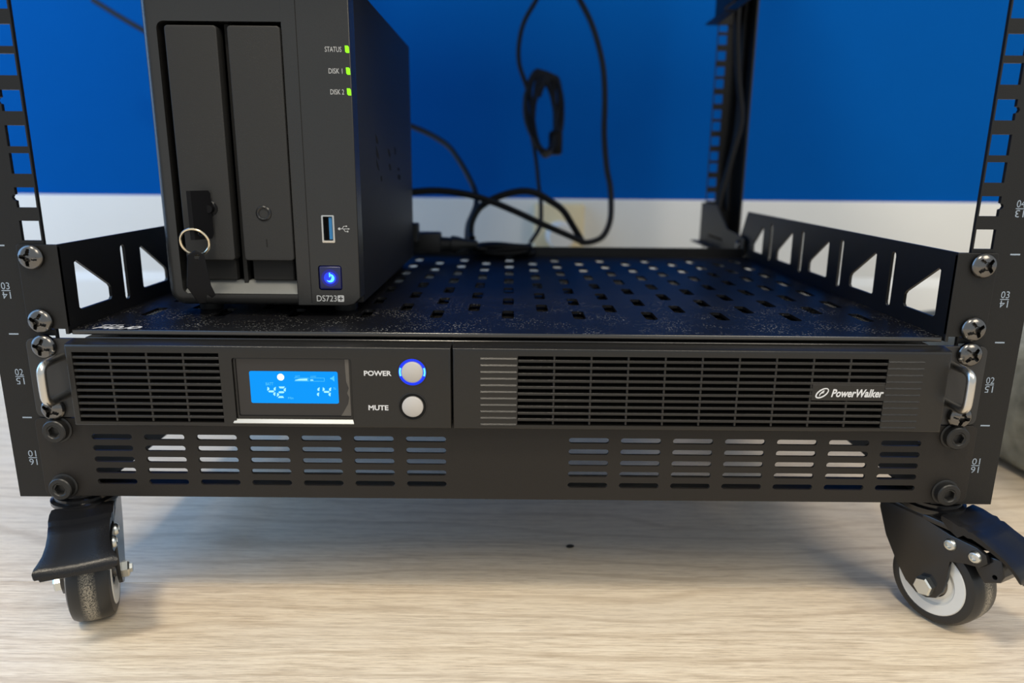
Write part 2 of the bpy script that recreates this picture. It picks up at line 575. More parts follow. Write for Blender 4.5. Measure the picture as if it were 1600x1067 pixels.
# ---- casters (local frame: x = pedal direction, y = sideways, z up, axle at origin height)
def build_caster(name, axle, yaw, brake=True):
    """axle: (x, y) of the axle in the room; yaw turns the pedal direction"""
    zc = -47.
    c_, s_ = math.cos(yaw), math.sin(yaw)
    def W(x, y, z): return (axle[0]+x*c_-y*s_, axle[1]+x*s_+y*c_, z)
    prof = [(-33,-9),(-33,-16),(-27,-31),(-19,-43),(-12,-51.5),(-5,-55.5),(1,-55.5),(6,-53),(8.8,-48),(10,-40),(10,-29),(18,-26),(25,-24.5),(28.3,-20.5),(27,-16.5),(22,-14.6),(8,-14.2),(-7,-11.5),(-7,-9)]
    mb = MB()
    for sg in (-1, 1):
        a, b = sorted((sg*12.2, sg*14.4))
        mb.plate([(p[0], p[1]) for p in prof], [], a, b, 'xz', cham=.5)
    mb.bbox(-33, 8, -14.4, 14.4, -12.4, -9.0, .9, 2)
    mb.bbox(-33, -31, -14.2, 14.2, -18, -9.6, .8, 1)
    mb.xf(W)
    fork = rack.part(name, mb, 'black_gloss', label='glossy black caster fork')
    mb = MB().lathe([(0, -9), (16, -9), (17, -7.4), (17, -5.6), (15, -4.8), (15, -3.2), (13, -2.4), (13, 0), (0, 0)], 36, 'z', (-13, 0, 0)).xf(W)
    rack.part('swivel_bearing', mb, 'black_gloss', fork)
    # wheel: meshes keep their own frame so that the scuffed band follows the tread
    tr = MB().lathe([(18.8, -10.2), (20.5, -10.6), (23.2, -9.6), (24.6, -7.2), (25, -3.5), (25, 3.5), (24.6, 7.2), (23.2, 9.6), (20.5, 10.6), (18.8, 10.2), (18.8, -10.2)], 56, 'y', (0, 0, 0), False)
    wme = tr.mesh('tyre', 'tread_rubber')
    b = rack.base
    link('tyre', wme, fork, (axle[0]-b[0], axle[1]-b[1], zc-b[2]), (0, 0, yaw))
    hp = [(19.2, 9.8), (18.4, 10.7), (13.2, 10.5), (12.2, 8.9), (10.5, 8.6), (9.6, 9.4), (8.8, 9.6), (8.6, 0)]
    hub = MB().lathe(hp+[(r, -h) for r, h in reversed(hp[:-1])]+[(19.2, 9.8)], 48, 'y', (0, 0, zc), False)
    hub.xf(W)
    rack.part('wheel_hub', hub, 'white_nylon', fork, 'off-white plastic wheel hub')
    br = MB().lathe([(8.5, -9.), (7.6, -9.4), (7.2, -8.0), (4.6, -8.0), (4.4, -11.5), (0, -11.5), (0, 11.5), (4.4, 11.5), (4.6, 8.0), (7.2, 8.0), (7.6, 9.4), (8.5, 9.)], 32, 'y', (0, 0, zc)).xf(W)
    rack.part('bearing', br, 'nickel', fork)
    def hexh(y0, y1, r=5.6, tip=0.):
        ring = lambda y, rr: [(rr*math.cos(math.pi/3*i+.3), y, zc-1.2+rr*math.sin(math.pi/3*i+.3)) for i in range(6)]
        sg = 1 if y1 > y0 else -1
        rs = [ring(y0, r), ring(y1-sg*.8, r), ring(y1, r*.86)]
        if tip: rs += [ring(y1, 2.8), ring(y1+sg*tip, 2.6)]
        return MB().loft(rs).xf(W)
    rack.part('axle_bolt', hexh(-14.4, -18.6, 5.4), 'zinc', fork, 'bright zinc hex axle bolt')
    rack.part('axle_nut', hexh(14.4, 17.8, 4.8, 1.4), 'zinc', fork, 'bright zinc axle nut')
    if not brake: return
    for fx, fz in ((9, -19.3), (22, -19.8)):
        for sg in (-1, 1):
            rv = MB().lathe([(0, sg*14.0), (3.3, sg*14.0), (3.3, sg*14.9), (2.6, sg*15.9), (1.7, sg*16.1), (1.4, sg*15.3), (0, sg*15.2)], 20, 'y', (fx, 0, fz))
            rack.part('rivet', rv.xf(W), 'zinc', fork)
    # brake pedal: a pressed sheet that flares towards its rolled end
    rings = []
    for f, z, hw, sk in ((2, -5.2, 14.4, 3), (7, -5.6, 14.8, 6), (12, -6.8, 14.8, 7), (14.5, -6.4, 14.4, 5), (16.5, -7.8, 14.2, 4.2), (18.5, -7.4, 14.0, 4.2), (24, -9.6, 13.8, 3.4), (30, -11.8, 14.0, 3.), (36, -13.8, 14.8, 2.8), (40, -15.2, 16.2, 2.8), (43, -16.4, 17.6, 3.0), (45.2, -17.8, 18.2, 3.2), (45.8, -20.0, 17.6, 1.6)):
        dip = 1.3
        top = [(f, -hw+2*hw*t, z-dip*(1-(2*t-1)**2)+(0 if 0 < t < 1 else -.7)) for t in (0, .06, .25, .5, .75, .94, 1)]
        bot = [(f, hw-.2, z-sk), (f, hw-2, z-sk), (f, hw-2.4, z-2.8), (f, -hw+2.4, z-2.8), (f, -hw+2, z-sk), (f, -hw+.2, z-sk)]
        rings.append(top+bot)
    pd = MB().loft(rings).xf(W)
    rack.part('brake_pedal', pd, 'pedal_black', fork, 'glossy black flared brake pedal', angle=50)
    bk = MB().plate([(19, -24), (24, -18), (33, -17), (35.5, -25), (34, -29), (27, -33), (23.5, -30)], [circ(31.2, -27.2, 1.3, 10)], -11.5, 11.5, 'xz', cham=.8).xf(W)
    rack.part('brake_block', bk, 'black_gloss', fork)
build_caster('caster', (-227., 1.5), math.radians(-66.0))
build_caster('caster', (243., 4.6), math.radians(-62.6))
build_caster('caster', (-238., 452.), math.radians(150), False)
build_caster('caster', (236., 455.), math.radians(-200), False)

# ------------------------------------------------------------------ screws
def phillips_mesh():
    R, n, m = 6.1, 56, 14
    rings = []
    for i in range(m+1):
        r = R*(1-i/m)
        ring = []
        for j in range(n):
            a = 2*math.pi*j/n
            u, v = r*math.cos(a), r*math.sin(a)
            h = -1.2-3.0*math.sqrt(max(0, 1-(r/R)**2*.98))
            wdt = 1.05-.10*r
            if (abs(u) < wdt or abs(v) < wdt) and r < R*.66: h += 2.2
            elif r < 1.9: h += 1.6
            ring.append((u, h, v))
        rings.append(ring)
    rings.insert(0, [(p[0], 0, p[2]) for p in rings[0]])
    mb = MB().loft(rings)
    return mb.mesh('phillips_screw', 'nickel', angle=28)
def socket_mesh():
    mb = MB()
    mb.lathe([(7.0, 0), (7.0, -.8), (6.4, -1.1)], 36, 'y')
    ring = lambda h, r: [(r*math.cos(math.pi/3*i), h, r*math.sin(math.pi/3*i)) for i in range(6)]
    n = 36
    prof = [(6.0, -1.0), (6.0, -4.4), (5.5, -4.9), (3.7, -5.0), (3.3, -4.6)]
    rings = [[(r*math.cos(2*math.pi*j/n), h, r*math.sin(2*math.pi*j/n)) for j in range(n)] for r, h in prof]
    hexr = []
    for h in (-4.6, -2.4):
        rr = []
        for j in range(n):
            a = 2*math.pi*j/n
            k = 2.5/math.cos((a % (math.pi/3))-math.pi/6)
            rr.append((k*math.cos(a), h, k*math.sin(a)))
        hexr.append(rr)
    mb.loft(rings+hexr)
    return mb.mesh('socket_screw', 'black_oxide', angle=30)
PHIL = phillips_mesh(); SOCK = socket_mesh()

# ------------------------------------------------------------------ vented blank panel
vp = Thing('vent_panel', (0, -1, 0), 'black vented blank panel with two blocks of pill-shaped slots at the rack bottom', 'panel')
slots = []
for r in range(5):
    zc = 33.9-6.28*r
    for k in range(7):
        for xc in (-205.2+27.2*k, 42.9+27.1*k):
            slots.append(rrect(xc-10.5, xc+10.5, zc-1.5, zc+1.5, 1.49, 3))
vp.part('panel_sheet', MB().plate(rrect(-244, 244, .3, 43.9, 3., 3), slots, -1.6, -.05, cham=.25), 'panel_steel', smooth=False)
for i, (x, z) in enumerate(((-233.2, 6.1), (-231.9, 38.0), (232.0, 6.9), (231.9, 38.4))):
    vp.inst('socket_screw', SOCK, (x, -1.6, z), rot=(0, .3*i, 0))

# ------------------------------------------------------------------ rack shelves
def add_shelf(name, dz, label, first):
    sh = Thing(name, (0, 0, 89+dz), label, 'shelf', 'slotted rack shelves')
    zt = 90.5+dz
    sl = []
    for i in range(-10, 11):
        for j in range(7):
            yc = (47. if i % 2 == 0 else 67.)+40.*j
            if yc > 300: continue
            sl.append(rrect(i*20-3.4, i*20+3.4, yc-11, yc+11, 2.2, 2))
    mb = MB().plate(rect(-219.5, 219.5, 0, 322), sl, zt, zt-1.6, 'xy')
    mb.box(-218.5, 218.5, 320.6, 322, zt-1, zt+8.2)        # rear lip
    tr_ = sh.part('tray', mb, 'shelf_tray_steel', angle=25)
    sh.part('front_lip', MB().bbox(-219.0, 219.0, -.8, .6, zt-2.4, zt+.1, .65, 4), 'ups_case', tr_)
    for sx in (-1, 1):
        out = [(-1.9, 88.6+dz), (343, 88.6+dz), (343, 100+dz), (321, 132.6+dz), (-1.9, 133.2+dz)]
        hs = []
        for k in range(4):
            y0 = 10.0+66.2*k
            hs.append([(y0+.2, 123.+dz), (y0-.2, 100.+dz), (y0+1.4, 98.8+dz), (y0+29.5, 98.8+dz), (y0+31., 100.2+dz), (y0+31., 105.4+dz), (y0+29.6, 107.2+dz), (y0+2.2, 124.+dz)])
            hs.append(rrect(57.2+66.2*k-2.5, 57.2+66.2*k+2.5, 95.6+dz, 127.+dz, 2.4, 3))
        y0 = 274.5
        hs.append([(y0, 122+dz), (y0, 99+dz), (y0+24, 99+dz), (y0+25, 105+dz), (y0+2, 123+dz)])
        a, b = sorted((sx*219.6, sx*221.2))
        sh.part('side_panel', MB().plate(out, hs, a, b, 'yz', cham=.2), 'shelf_steel', smooth=False)
        x0, x1 = sorted((sx*219.6, sx*239.6))
        hl = []
        ear = MB().plate(rrect(x0, x1, 91.2+dz, 133.2+dz, 1.2, 2), hl, -2., -.1, cham=.3)
        sh.part('mounting_ear', ear, 'rack_steel', smooth=False)
        # rear bracket that reaches back to the rear post
        arm = [(315, 92.+dz), (315, 107.6+dz), (326, 109.4+dz), (372, 112.2+dz), (404, 127.9+dz), (415, 133.2+dz), (474.8, 133.2+dz), (474.8, 90+dz)]
        a, b = sorted((sx*216.4, sx*218.0))
        br = MB().plate(arm, [rrect(385, 440, 98.6+dz, 101.4+dz, 1.3, 2)], a, b, 'yz')
        br.plate(rect(*sorted((sx*216.4, sx*240.)), 90+dz, 133.2+dz), [], 473.2, 474.8)
        a, b = sorted((sx*206.5, sx*217.))
        br.box(a, b, 400, 474.8, 90+dz, 91.4+dz)
        sh.part('rear_bracket', br, 'rack_steel', smooth=False)
        bo = MB().lathe([(0, 0), (4.4, 0), (4.0, 1.8), (2.2, 2.6), (0, 2.7)], 20, 'x', (0, 331, 101.5+dz))
        bo.xf((lambda x, y, z: (216.4-x, y, z)) if sx > 0 else (lambda x, y, z: (-216.4+x, y, z)))
        sh.part('bracket_bolt', bo, 'nickel')
        for i, z in enumerate((95.4, 127.2)):
            sh.inst('phillips_screw', PHIL, (sx*232.2, -2., z+dz), rot=(0, (.45, .15, -.5, .8)[(i+(sx > 0)*2)], 0))
    if first:
        lg = MB()
        # heavy slanted capitals M O J O, drawn in a 0..1 box and laid on the tray
        def stroke(pts, wd):
            for (u0, v0), (u1, v1) in zip(pts[:-1], pts[1:]):
                d = Vector((u1-u0, (v1-v0)*.28)); d.normalize()
                nx, ny = -d.y*wd, d.x*wd/.28
                lg.add([(u0+nx, 0, v0+ny), (u1+nx, 0, v1+ny), (u1-nx, 0, v1-ny), (u0-nx, 0, v0-ny)], [(0, 1, 2, 3)])
        stroke([(.03, .06), (.08, .94), (.165, .30), (.25, .94), (.30, .06)], .034)
        stroke([(.735, .94), (.71, .22), (.66, .06), (.60, .12)], .026)
        for cx in (.455, .87):
            ro = [(cx+.125*math.cos(2*math.pi*i/28), 0, .5+.47*math.sin(2*math.pi*i/28)) for i in range(28)]
            ri = [(cx+.066*math.cos(2*math.pi*i/28), 0, .5+.24*math.sin(2*math.pi*i/28)) for i in range(28)]
            lg.loft([ro, ri], cap=False)
        lg.v = [(-211.+22.6*u+2.4*v, 2.0+6.6*v, zt+.08) for u, _, v in lg.v]
        for k, (a, b) in enumerate(((-209.6, -206.4), (-205.6, -203.2), (-202.6, -199.8))):
            lg.add([(a+1., 11.6, zt+.08), (b+1., 11.6, zt+.08), (b+.9, 10.8, zt+.08), (a+.9, 10.8, zt+.08)], [(0, 1, 2, 3)])
            lg.add([(a+.9, 10.8, zt+.08), (a+1.9, 10.8, zt+.08), (a+1.4, 9.2, zt+.08), (a+.4, 9.2, zt+.08)], [(0, 1, 2, 3)])
        sh.part('logo_print', lg, 'print_white', label='white italic lettering', smooth=False)
    return sh
add_shelf('rack_shelf', 0., 'black slotted rack shelf with triangular cutouts in its sides, carrying the storage box', True)
for k_ in range(4):  # unseen black blocks, added to keep lamp light off the middle of the wall
    z0 = (8+2*k_)*U
    dv = Thing('shade_block', (0, 160, z0), ('lowest', 'second lowest', 'second highest', 'topmost')[k_]+' plain black two-unit block added high in the rack to shade the wall, out of view', 'shade block', 'added shade blocks out of view')
    dv.part('shade_block_body', MB().bbox(-214, 214, 1, 320, z0+16 if k_ == 0 else z0+1, z0+2*U-1, 1, 1), 'panel_steel')
    dv.part('shade_block_front', MB().plate(rrect(-241, 241, z0+16 if k_ == 0 else z0+.6, z0+2*U-.6, 2, 2), [], -2.2, -.1, cham=.4), 'panel_steel')
add_shelf('rack_shelf', 5*U+7, 'upper black rack shelf above the storage box, only its rear bracket in view', False)

# ------------------------------------------------------------------ rack UPS
ups = Thing('battery_backup', (0, 120, 44.5), 'black one-unit rack UPS with blue lit display and two grille blocks', 'UPS')
ups.part('chassis', MB().bbox(-213, 213, -.9, 245, 45., 86.9, 1.0, 4), 'ups_case')
ups.part('grille_backing', MB().bbox(-217, 218, -1.9, -.6, 44.5, 84, .3, 1), 'vent_dark')
def slope(x, y, z):
    return (x, y, z+(y+10)/9*1.4) if z > 84.2 else (x, y, z)
ZB, ZT = 42.9, 85.1
SL_H, SL_P = 2.05, 3.405
gl = (-214.8, -142.4, 45.35, 81.5)
disp = rrect(-136.2, -77.2, 45.2, 79.2, 1.0, 2)
BX = ((-47.0, 72.7), (-47.2, 54.7))
bl = MB().plate(rect(-218.3, -27.75, ZB, ZT), [rect(*gl), disp, circ(*BX[0], 6.9, 36), circ(*BX[1], 6.9, 36)], -10, -1, cham=1.3).xf(slope)
bezl = ups.part('bezel', bl, 'ups_plastic', label='left bezel half with grille, display and buttons', angle=40)
grr = (5.3, 188.5, 45.35, 81.4)
br_ = MB().plate(rect(-27.05, 219.8, ZB, ZT), [rect(*grr)], -10, -1, cham=1.3).xf(slope)
bezr = ups.part('bezel', br_, 'ups_plastic', label='right bezel half with wide grille and maker logo', angle=40)
def slat_mesh(wd):
    return MB().bbox(-wd/2, wd/2, -2.9, 2.9, -.68, .68, .16, 1).mesh('slat', 'ups_plastic')
ML = slat_mesh(gl[1]-gl[0]); MR = slat_mesh(grr[1]-grr[0])
for i in range(10):
    z = 81.45-SL_H-(SL_P-SL_H)/2-i*SL_P
    ups.inst('slat', ML, ((gl[0]+gl[1])/2, -6.95, z), bezl)
    ups.inst('slat', MR, ((grr[0]+grr[1])/2, -6.95, z), bezr)
MBAR = MB().bbox(-.55, .55, -1.2, 1.2, -18.05, 18.05, .2, 1).mesh('grille_bar', 'ups_plastic')
for x in (-196.7, -178.5, -160.4): ups.inst('grille_bar', MBAR, (x, -8.2, 63.4), bezl)
for k in range(9): ups.inst('grille_bar', MBAR, (23.4+18.38*k, -8.2, 63.4), bezr)
def ridge_mesh(d):
    return MB().add([(-9, -.02, .45), (9, -.02, .45), (9, -d, -.27), (-9, -d, -.27), (9, 0, -.42), (-9, 0, -.42)], [(0, 1, 2, 3), (3, 2, 4, 5), (1, 4, 2), (0, 3, 5), (0, 5, 4, 1)]).mesh('ridge', 'ups_plastic')
RA, RB = ridge_mesh(.55), ridge_mesh(.32)
for i in range(11):
    z = 80.0-3.43*i
    ups.inst('ridge', RA, (-4.2, -10, z), bezr)
    ups.inst('ridge', RB, (197.6, -10, z), bezr)
ups.part('logo_plate', MB().bbox(152.4, 188.7, -9.95, -6, 59.6, 68.1, .2, 1), 'ups_plastic', bezr)
lg = MB()
n = 40
def ell(rx, rz, rot, cx, cz):
    return [(cx+rx*math.cos(2*math.pi*i/n)*math.cos(rot)-rz*math.sin(2*math.pi*i/n)*math.sin(rot), cz+rx*math.cos(2*math.pi*i/n)*math.sin(rot)+rz*math.sin(2*math.pi*i/n)*math.cos(rot)) for i in range(n)]
eo = ell(3.75, 2.1, .62, 157.4, 63.6); ei = ell(3.1, 1.35, .62, 157.5, 63.65)
lg.loft([[(p[0], -10.05, p[1]) for p in eo], [(p[0], -10.05, p[1]) for p in ei]], cap=False)
lg.add([(x, -10.05, z) for x, z in ((157.9, 65.0), (158.7, 65.0), (158.0, 63.9), (158.7, 63.9), (156.0, 61.7), (156.9, 63.3), (156.2, 63.3))], [(0, 1, 2), (2, 3, 5), (5, 4, 6), (6, 0, 2, 5)])
put_text(lg, 'PowerWalker', 162., 188.2, 61.6, 65.8, -10.05, shear=.25, bold=.03)
ups.part('logo_print', lg, 'print_white', bezr, 'pale printed maker logo', smooth=False)
lt = MB()
put_text(lt, 'POWER', -71., -57.3, 70.6, 73.3, -10.06, bold=.03)
put_text(lt, 'MUTE', -69.4, -59.4, 52.6, 55.3, -10.06, bold=.03)
ups.part('button_lettering', lt, 'print_white', bezl, smooth=False)
# display
dsp = ups.part('display_frame', MB().plate(disp, [rrect(-134.9, -78.2, 48.7, 78.8, .8, 2)], -9.2, -2, cham=.5), 'ups_plastic', label='raised frame around the display')
ups.part('display_window', MB().bbox(-135.2, -78.0, -8.3, -5, 48.4, 79.0, .3, 1), 'lcd_glass', dsp)
lip = MB().add([(-136.4, -7.6, 48.6), (-78.4, -7.6, 48.6), (-76.8, -10.9, 45.6), (-137.6, -10.9, 45.6), (-137.2, -10.3, 45.0), (-77.2, -10.3, 45.0), (-78.4, -7.0, 47), (-136.4, -7.0, 47)],
               [(0, 1, 2, 3), (3, 2, 5, 4), (4, 5, 6, 7), (7, 6, 1, 0), (0, 3, 4, 7), (1, 6, 5, 2)])
ups.part('display_lip', lip, 'silver_lip', dsp, 'silver lip below the display')
scr = (-128.5, -84.5, 55.4, 72.1)
ups.part('screen', MB().plate(rrect(*scr, .8, 2), [], -8.5, -8.2), 'lcd_blue', dsp, 'bright blue backlit screen')
fl = MB().plate([(-80.6, 78.6), (-78.7, 78.6), (-78.5, 49.0), (-83.6, 49.0), (-82.2, 51.2), (-79.8, 55.4), (-79.2, 58.6), (-80.1, 61.), (-79.2, 63.6), (-80.3, 67), (-80.5, 72)], [], -8.6, -8.31)
ups.part('protective_film', fl, 'film', dsp, 'peeling strip of clear protective film')
SEG = {'1': 'bc', '2': 'abged', '4': 'fgbc'}
def digit(mb, ch, x, z, wd, h, t, y):
    k = .14
    def q(pts): mb.add([(x+u+v*k, y, z+v) for u, v in pts], [tuple(range(len(pts)))])
    g = t*.55
    seg = {'a': [(g, h), (wd-g, h), (wd-g-t*.6, h-t), (g+t*.6, h-t)], 'd': [(g, 0), (wd-g, 0), (wd-g-t*.6, t), (g+t*.6, t)],
           'g': [(g, h/2), (g+t*.5, h/2+t/2), (wd-g-t*.5, h/2+t/2), (wd-g, h/2), (wd-g-t*.5, h/2-t/2), (g+t*.5, h/2-t/2)],
           'b': [(wd, h-g), (wd, h/2+g*.6), (wd-t, h/2+t*.6+g*.3), (wd-t, h-t-g*.5)], 'c': [(wd, g), (wd, h/2-g*.6), (wd-t, h/2-t*.6-g*.3), (wd-t, t+g*.5)],
           'f': [(0, h-g), (0, h/2+g*.6), (t, h/2+t*.6+g*.3), (t, h-t-g*.5)], 'e': [(0, g), (0, h/2-g*.6), (t, h/2-t*.6-g*.3), (t, t+g*.5)]}
    for s in SEG[ch]: q(seg[s])
dg = MB()
YD = -8.56
for ch, x in (('4', -120.6), ('2', -115.6), ('1', -98.7), ('4', -92.9)):
    digit(dg, ch, x, 58.2 if ch == '2' and x < -110 else 58.6, 4.2, 6.0, 1.0, YD)
ups.part('digit', dg, 'lcd_glyph', dsp, 'pale seven-segment digits', smooth=False)
dm = MB()
put_text(dm, 'BATT', -120.6, -116.8, 64.8, 66.3, YD)
put_text(dm, 'Min', -109.9, -107.2, 57.6, 58.8, YD)
put_text(dm, '%', -87.0, -85.6, 62.8, 64.0, YD)
put_text(dm, 'BATT', -105.6, -103.2, 69.2, 70.0, YD)
put_text(dm, 'LOAD', -98.0, -95.2, 69.2, 70.0, YD)
for x0 in (-106.2, -98.4):
    for za, zb in ((68.7, 68.9), (67.0, 67.2)):
        dm.add([(x0, YD, za), (x0+7.3, YD, za), (x0+7.3, YD, zb), (x0, YD, zb)], [(0, 1, 2, 3)])
    dm.add([(x0+7.1, YD, 67), (x0+7.3, YD, 67), (x0+7.3, YD, 68.9), (x0+7.1, YD, 68.9)], [(0, 1, 2, 3)])
dm.add([(-88.2, YD, 68.2), (-87.5, YD, 68.2), (-86.2, YD, 67.0), (-86.2, YD, 70.1), (-87.5, YD, 69.0), (-88.2, YD, 69.0)], [(0, 1, 2, 3, 4, 5)])
ups.part('small_glyph', dm, 'lcd_dim', dsp, smooth=False)
bb = MB().add([(-105.8, YD-.02, 67.4), (-99.6, YD-.02, 67.4), (-99.6, YD-.02, 68.5), (-103.5, YD-.02, 68.3), (-105.8, YD-.02, 67.7)], [(0, 1, 2, 3, 4)])
bb.add([(-98.2, YD-.02, 67.4), (-96.6, YD-.02, 67.4), (-96.9, YD-.02, 68.0), (-98.2, YD-.02, 68.0)], [(0, 1, 2, 3)])
ups.part('level_bar', bb, 'lcd_glyph', dsp, smooth=False)
ups.part('status_dot', MB().add([(p[0], YD, p[1]) for p in circ(-112.9, 69.1, 1.75)], [tuple(range(24))]), 'lcd_dot', dsp, 'round white status dot', smooth=False)
# buttons
for i, (x, z) in enumerate(BX):
    bt = ups.part('button', MB().lathe([(0, -11.2), (4.6, -11.1), (5.3, -10.6), (5.35, -5), (0, -5)], 40, 'y', (x, 0, z)), 'button_grey', label='round grey push button')
    ups.part('button_ring', MB().lathe([(5.4, -9.2), (6.2, -9.2), (6.9, -9.9), (6.9, -4), (5.4, -4), (5.4, -9.2)], 40, 'y', (x, 0, z), False), 'led_blue' if i == 0 else 'vent_dark', bt, 'blue lit ring' if i == 0 else 'dark ring')
    ups.part('button_collar', MB().lathe([(6.85, -10.3), (7.35, -10.2), (7.5, -9.95), (6.85, -9.8), (6.85, -10.3)], 40, 'y', (x, 0, z), False), 'ups_plastic', bt)
    if i == 0:
        sp = MB()
        for a0 in (160, -20):
            A = [math.radians(a0+k*5) for k in range(9)]
            pts = [(x+6.6*math.cos(a), -9.95, z+6.6*math.sin(a)) for a in A]+[(x+5.7*math.cos(a), -9.95, z+5.7*math.sin(a)) for a in reversed(A)]
            sp.add(pts, [tuple(range(len(pts)))])
        ups.part('ring_lamp', sp, 'led_blue_core', bt, smooth=False)
# ears, handles and screws
for sx in (-1, 1):
    x0, x1 = sorted((sx*214., sx*242.))
    ups.part('mounting_ear', MB().plate(rrect(x0, x1, 44.5, 86.3, 3.5, 4), [], -2.1, -.1, cham=.3), 'ups_ear', smooth=False)
    hx = sx*224.8
    pts = [(hx, -2, 76.9), (hx, -12, 76.9), (hx, -16, 76.6), (hx, -18.6, 74.6), (hx, -19.2, 71.), (hx, -19.2, 63.), (hx, -18.6, 59.6), (hx, -16, 57.4), (hx, -12, 57.0), (hx, -2, 57.)]
    ups.part('handle', MB().tube(pts, 2.1, 16, 4), 'steel_bright', label='bright steel pull handle', angle=60)
    for i, z in enumerate((49.4, 82.4)):
        ups.inst('phillips_screw', PHIL, (sx*232.4, -2.1, z), rot=(0, (.5, .25, .2, .7)[i+(sx > 0)*2], 0))

# ------------------------------------------------------------------ two-bay network storage box
NX0, NX1, NY0, NY1, NZ0, NZ1 = -185.6, -80.6, 35., 258., 96.6, 264.5
nas = Thing('network_storage', (-133, 146, 90.5), 'black two-bay network storage box with green status lights standing on the shelf', 'storage box')
nas.part('case', MB().bbox(NX0+1, NX1-.4, NY0+11, NY1, NZ0, NZ1-1, 1.2, 2), 'nas_case')
for x in (-172, -94):
    for y in (58, 240):
        nas.part('foot', MB().lathe([(0, 90.5), (6, 90.5), (6.5, 91.5), (6.5, 96.8), (0, 96.8)], 20, 'z', (x, y, 0)), 'black_rubber')
rec = rrect(-177.4, -111.0, 103.0, 241.4, 3.5, 4)
fz = MB().plate(rrect(NX0, -107.2, NZ0, NZ1, 8., 6)[:], [rec], NY0, NY0+12, cham=4.6)
# square off the seam side of the left frame
fz.xf(lambda x, y, z: (x, y, z))
fb = nas.part('front_frame', fz, 'nas_plastic', label='dark grey frame around the two drive bays', angle=40)
fp = MB().plate([(-115, NZ0+.4), (-88, NZ0+.4), (-84, NZ0+1.4), (NX1, NZ0+5), (NX1, NZ1), (-115, NZ1)], [rrect(-99.8, -93.0, 131.4, 146.0, .5, 2), rrect(-103., -90.2, 105.6, 119.2, 1.5, 3)], NY0-.15, NY0+12, cham=.7)
fpo = nas.part('front_panel', fp, 'nas_plastic', label='dark grey control panel with lights, port and power button', angle=40)
nas.part('panel_seam', MB().box(-107.5, -107.1, NY0-.2, NY0+.5, NZ0+2, NZ1-2), 'black_hole', smooth=False)
# recess interior
nas.part('bay_interior', MB().box(-177.4, -111, NY0+11, NY0+13, 103, 241.4), 'vent_dark', smooth=False)
led = MB().add([(-177, NY0+.6, 103.2), (-111.4, NY0+.6, 103.2), (-113.4, NY0+7.5, 109.6), (-174.5, NY0+7.5, 109.6), (-113.4, NY0+11, 109.8), (-174.5, NY0+11, 109.8)], [(0, 1, 2, 3), (3, 2, 4, 5)])
led.add([(-177, NY0+.6, 103.2), (-174.5, NY0+7.5, 109.6), (-174.5, NY0+11, 109.8), (-177, NY0+11, 103.2)], [(0, 1, 2, 3)])
nas.part('bay_ledge', led, 'nas_ledge', label='shiny sloping ledge under the drive trays', smooth=False)
nas.part('tray_guide', MB().box(-145.6, -143.4, NY0+6, NY0+11, 104, 241), 'vent_dark', smooth=False)
def add_tray(x0, x1, lab):
    t = MB().plate(rrect(x0, x1, 121.6, 239.4, 1.8, 4), [], NY0-1.2, NY0+7, cham=.7)
    o = nas.part('drive_tray', t, 'tray_plastic', label=lab, angle=40)
    nas.part('tray_latch', MB().bbox(x0+2, x1-2, NY0+4.5, NY0+10, 110, 122, .6, 1), 'vent_dark', o)
    return o
t1 = add_tray(-173.2, -147.0, 'matt dark grey drive tray with a key in its lock')
t2 = add_tray(-141.8, -115.3, 'matt dark grey drive tray with an empty lock')
for t, x, z in ((t1, -158.6, 149.6), (t2, -129.9, 146.8)):
    lk = nas.part('lock', MB().lathe([(0, NY0-.2), (2.3, NY0-.2), (2.5, NY0-1.6), (3.3, NY0-2.0), (4.0, NY0-1.6), (4.2, NY0-1.1)], 28, 'y', (x, 0, z)), 'black_gloss', t, 'round black tray lock')
    nas.part('lock_core', MB().lathe([(0, NY0-.5), (1.7, NY0-.5), (1.8, NY0-.2), (0, NY0-.2)], 6, 'y', (x, 0, z)), 'black_hole', t)
nas.part('lock_mark', MB().box(-129.6, -129.0, NY0-1.35, NY0-1.15, 129., 133.2), 'vent_dark', t2, smooth=False)
YP = NY0-.15
tx = MB()
for s, x0, x1, z in (('STATUS', -93.4, -85.0, 228.7), ('DISK 1', -92.0, -85.0, 218.4), ('DISK 2', -91.6, -84.6, 208.3)):
    put_text(tx, s, x0, x1, z-1.25, z+1.25, YP-.05)
put_text(tx, 'DS723', -104.5, -93.6, 99.4, 102.8, YP-.05, bold=.004)
tx.plate(rrect(-93.1, -89.6, 99.3, 102.9, .5, 2), [[(-91.65, 99.9), (-91.05, 99.9), (-91.05, 100.8), (-90.15, 100.8), (-90.15, 101.4), (-91.05, 101.4), (-91.05, 102.3), (-91.65, 102.3), (-91.65, 101.4), (-92.55, 101.4), (-92.55, 100.8), (-91.65, 100.8)]], YP-.06, YP-.01)
nas.part('lettering', tx, 'print_soft', fpo, 'pale grey printed lettering', smooth=False)
us = MB()
us.add([(p[0], YP-.05, p[1]) for p in circ(-90.4, 138.9, .7, 12)], [tuple(range(12))])
us.add([(-90, YP-.05, 138.75), (-85.6, YP-.05, 138.75), (-85.6, YP-.05, 139.05), (-90, YP-.05, 139.05)], [(0, 1, 2, 3)])
us.add([(-85.8, YP-.05, 138.4), (-84.7, YP-.05, 138.9), (-85.8, YP-.05, 139.4)], [(0, 1, 2)])
us.add([(-89.2, YP-.05, 138.9), (-88.8, YP-.05, 138.9), (-87.8, YP-.05, 140.2), (-86.8, YP-.05, 140.2), (-86.8, YP-.05, 140.45), (-88., YP-.05, 140.45)], [(0, 1, 2, 3, 4, 5)])
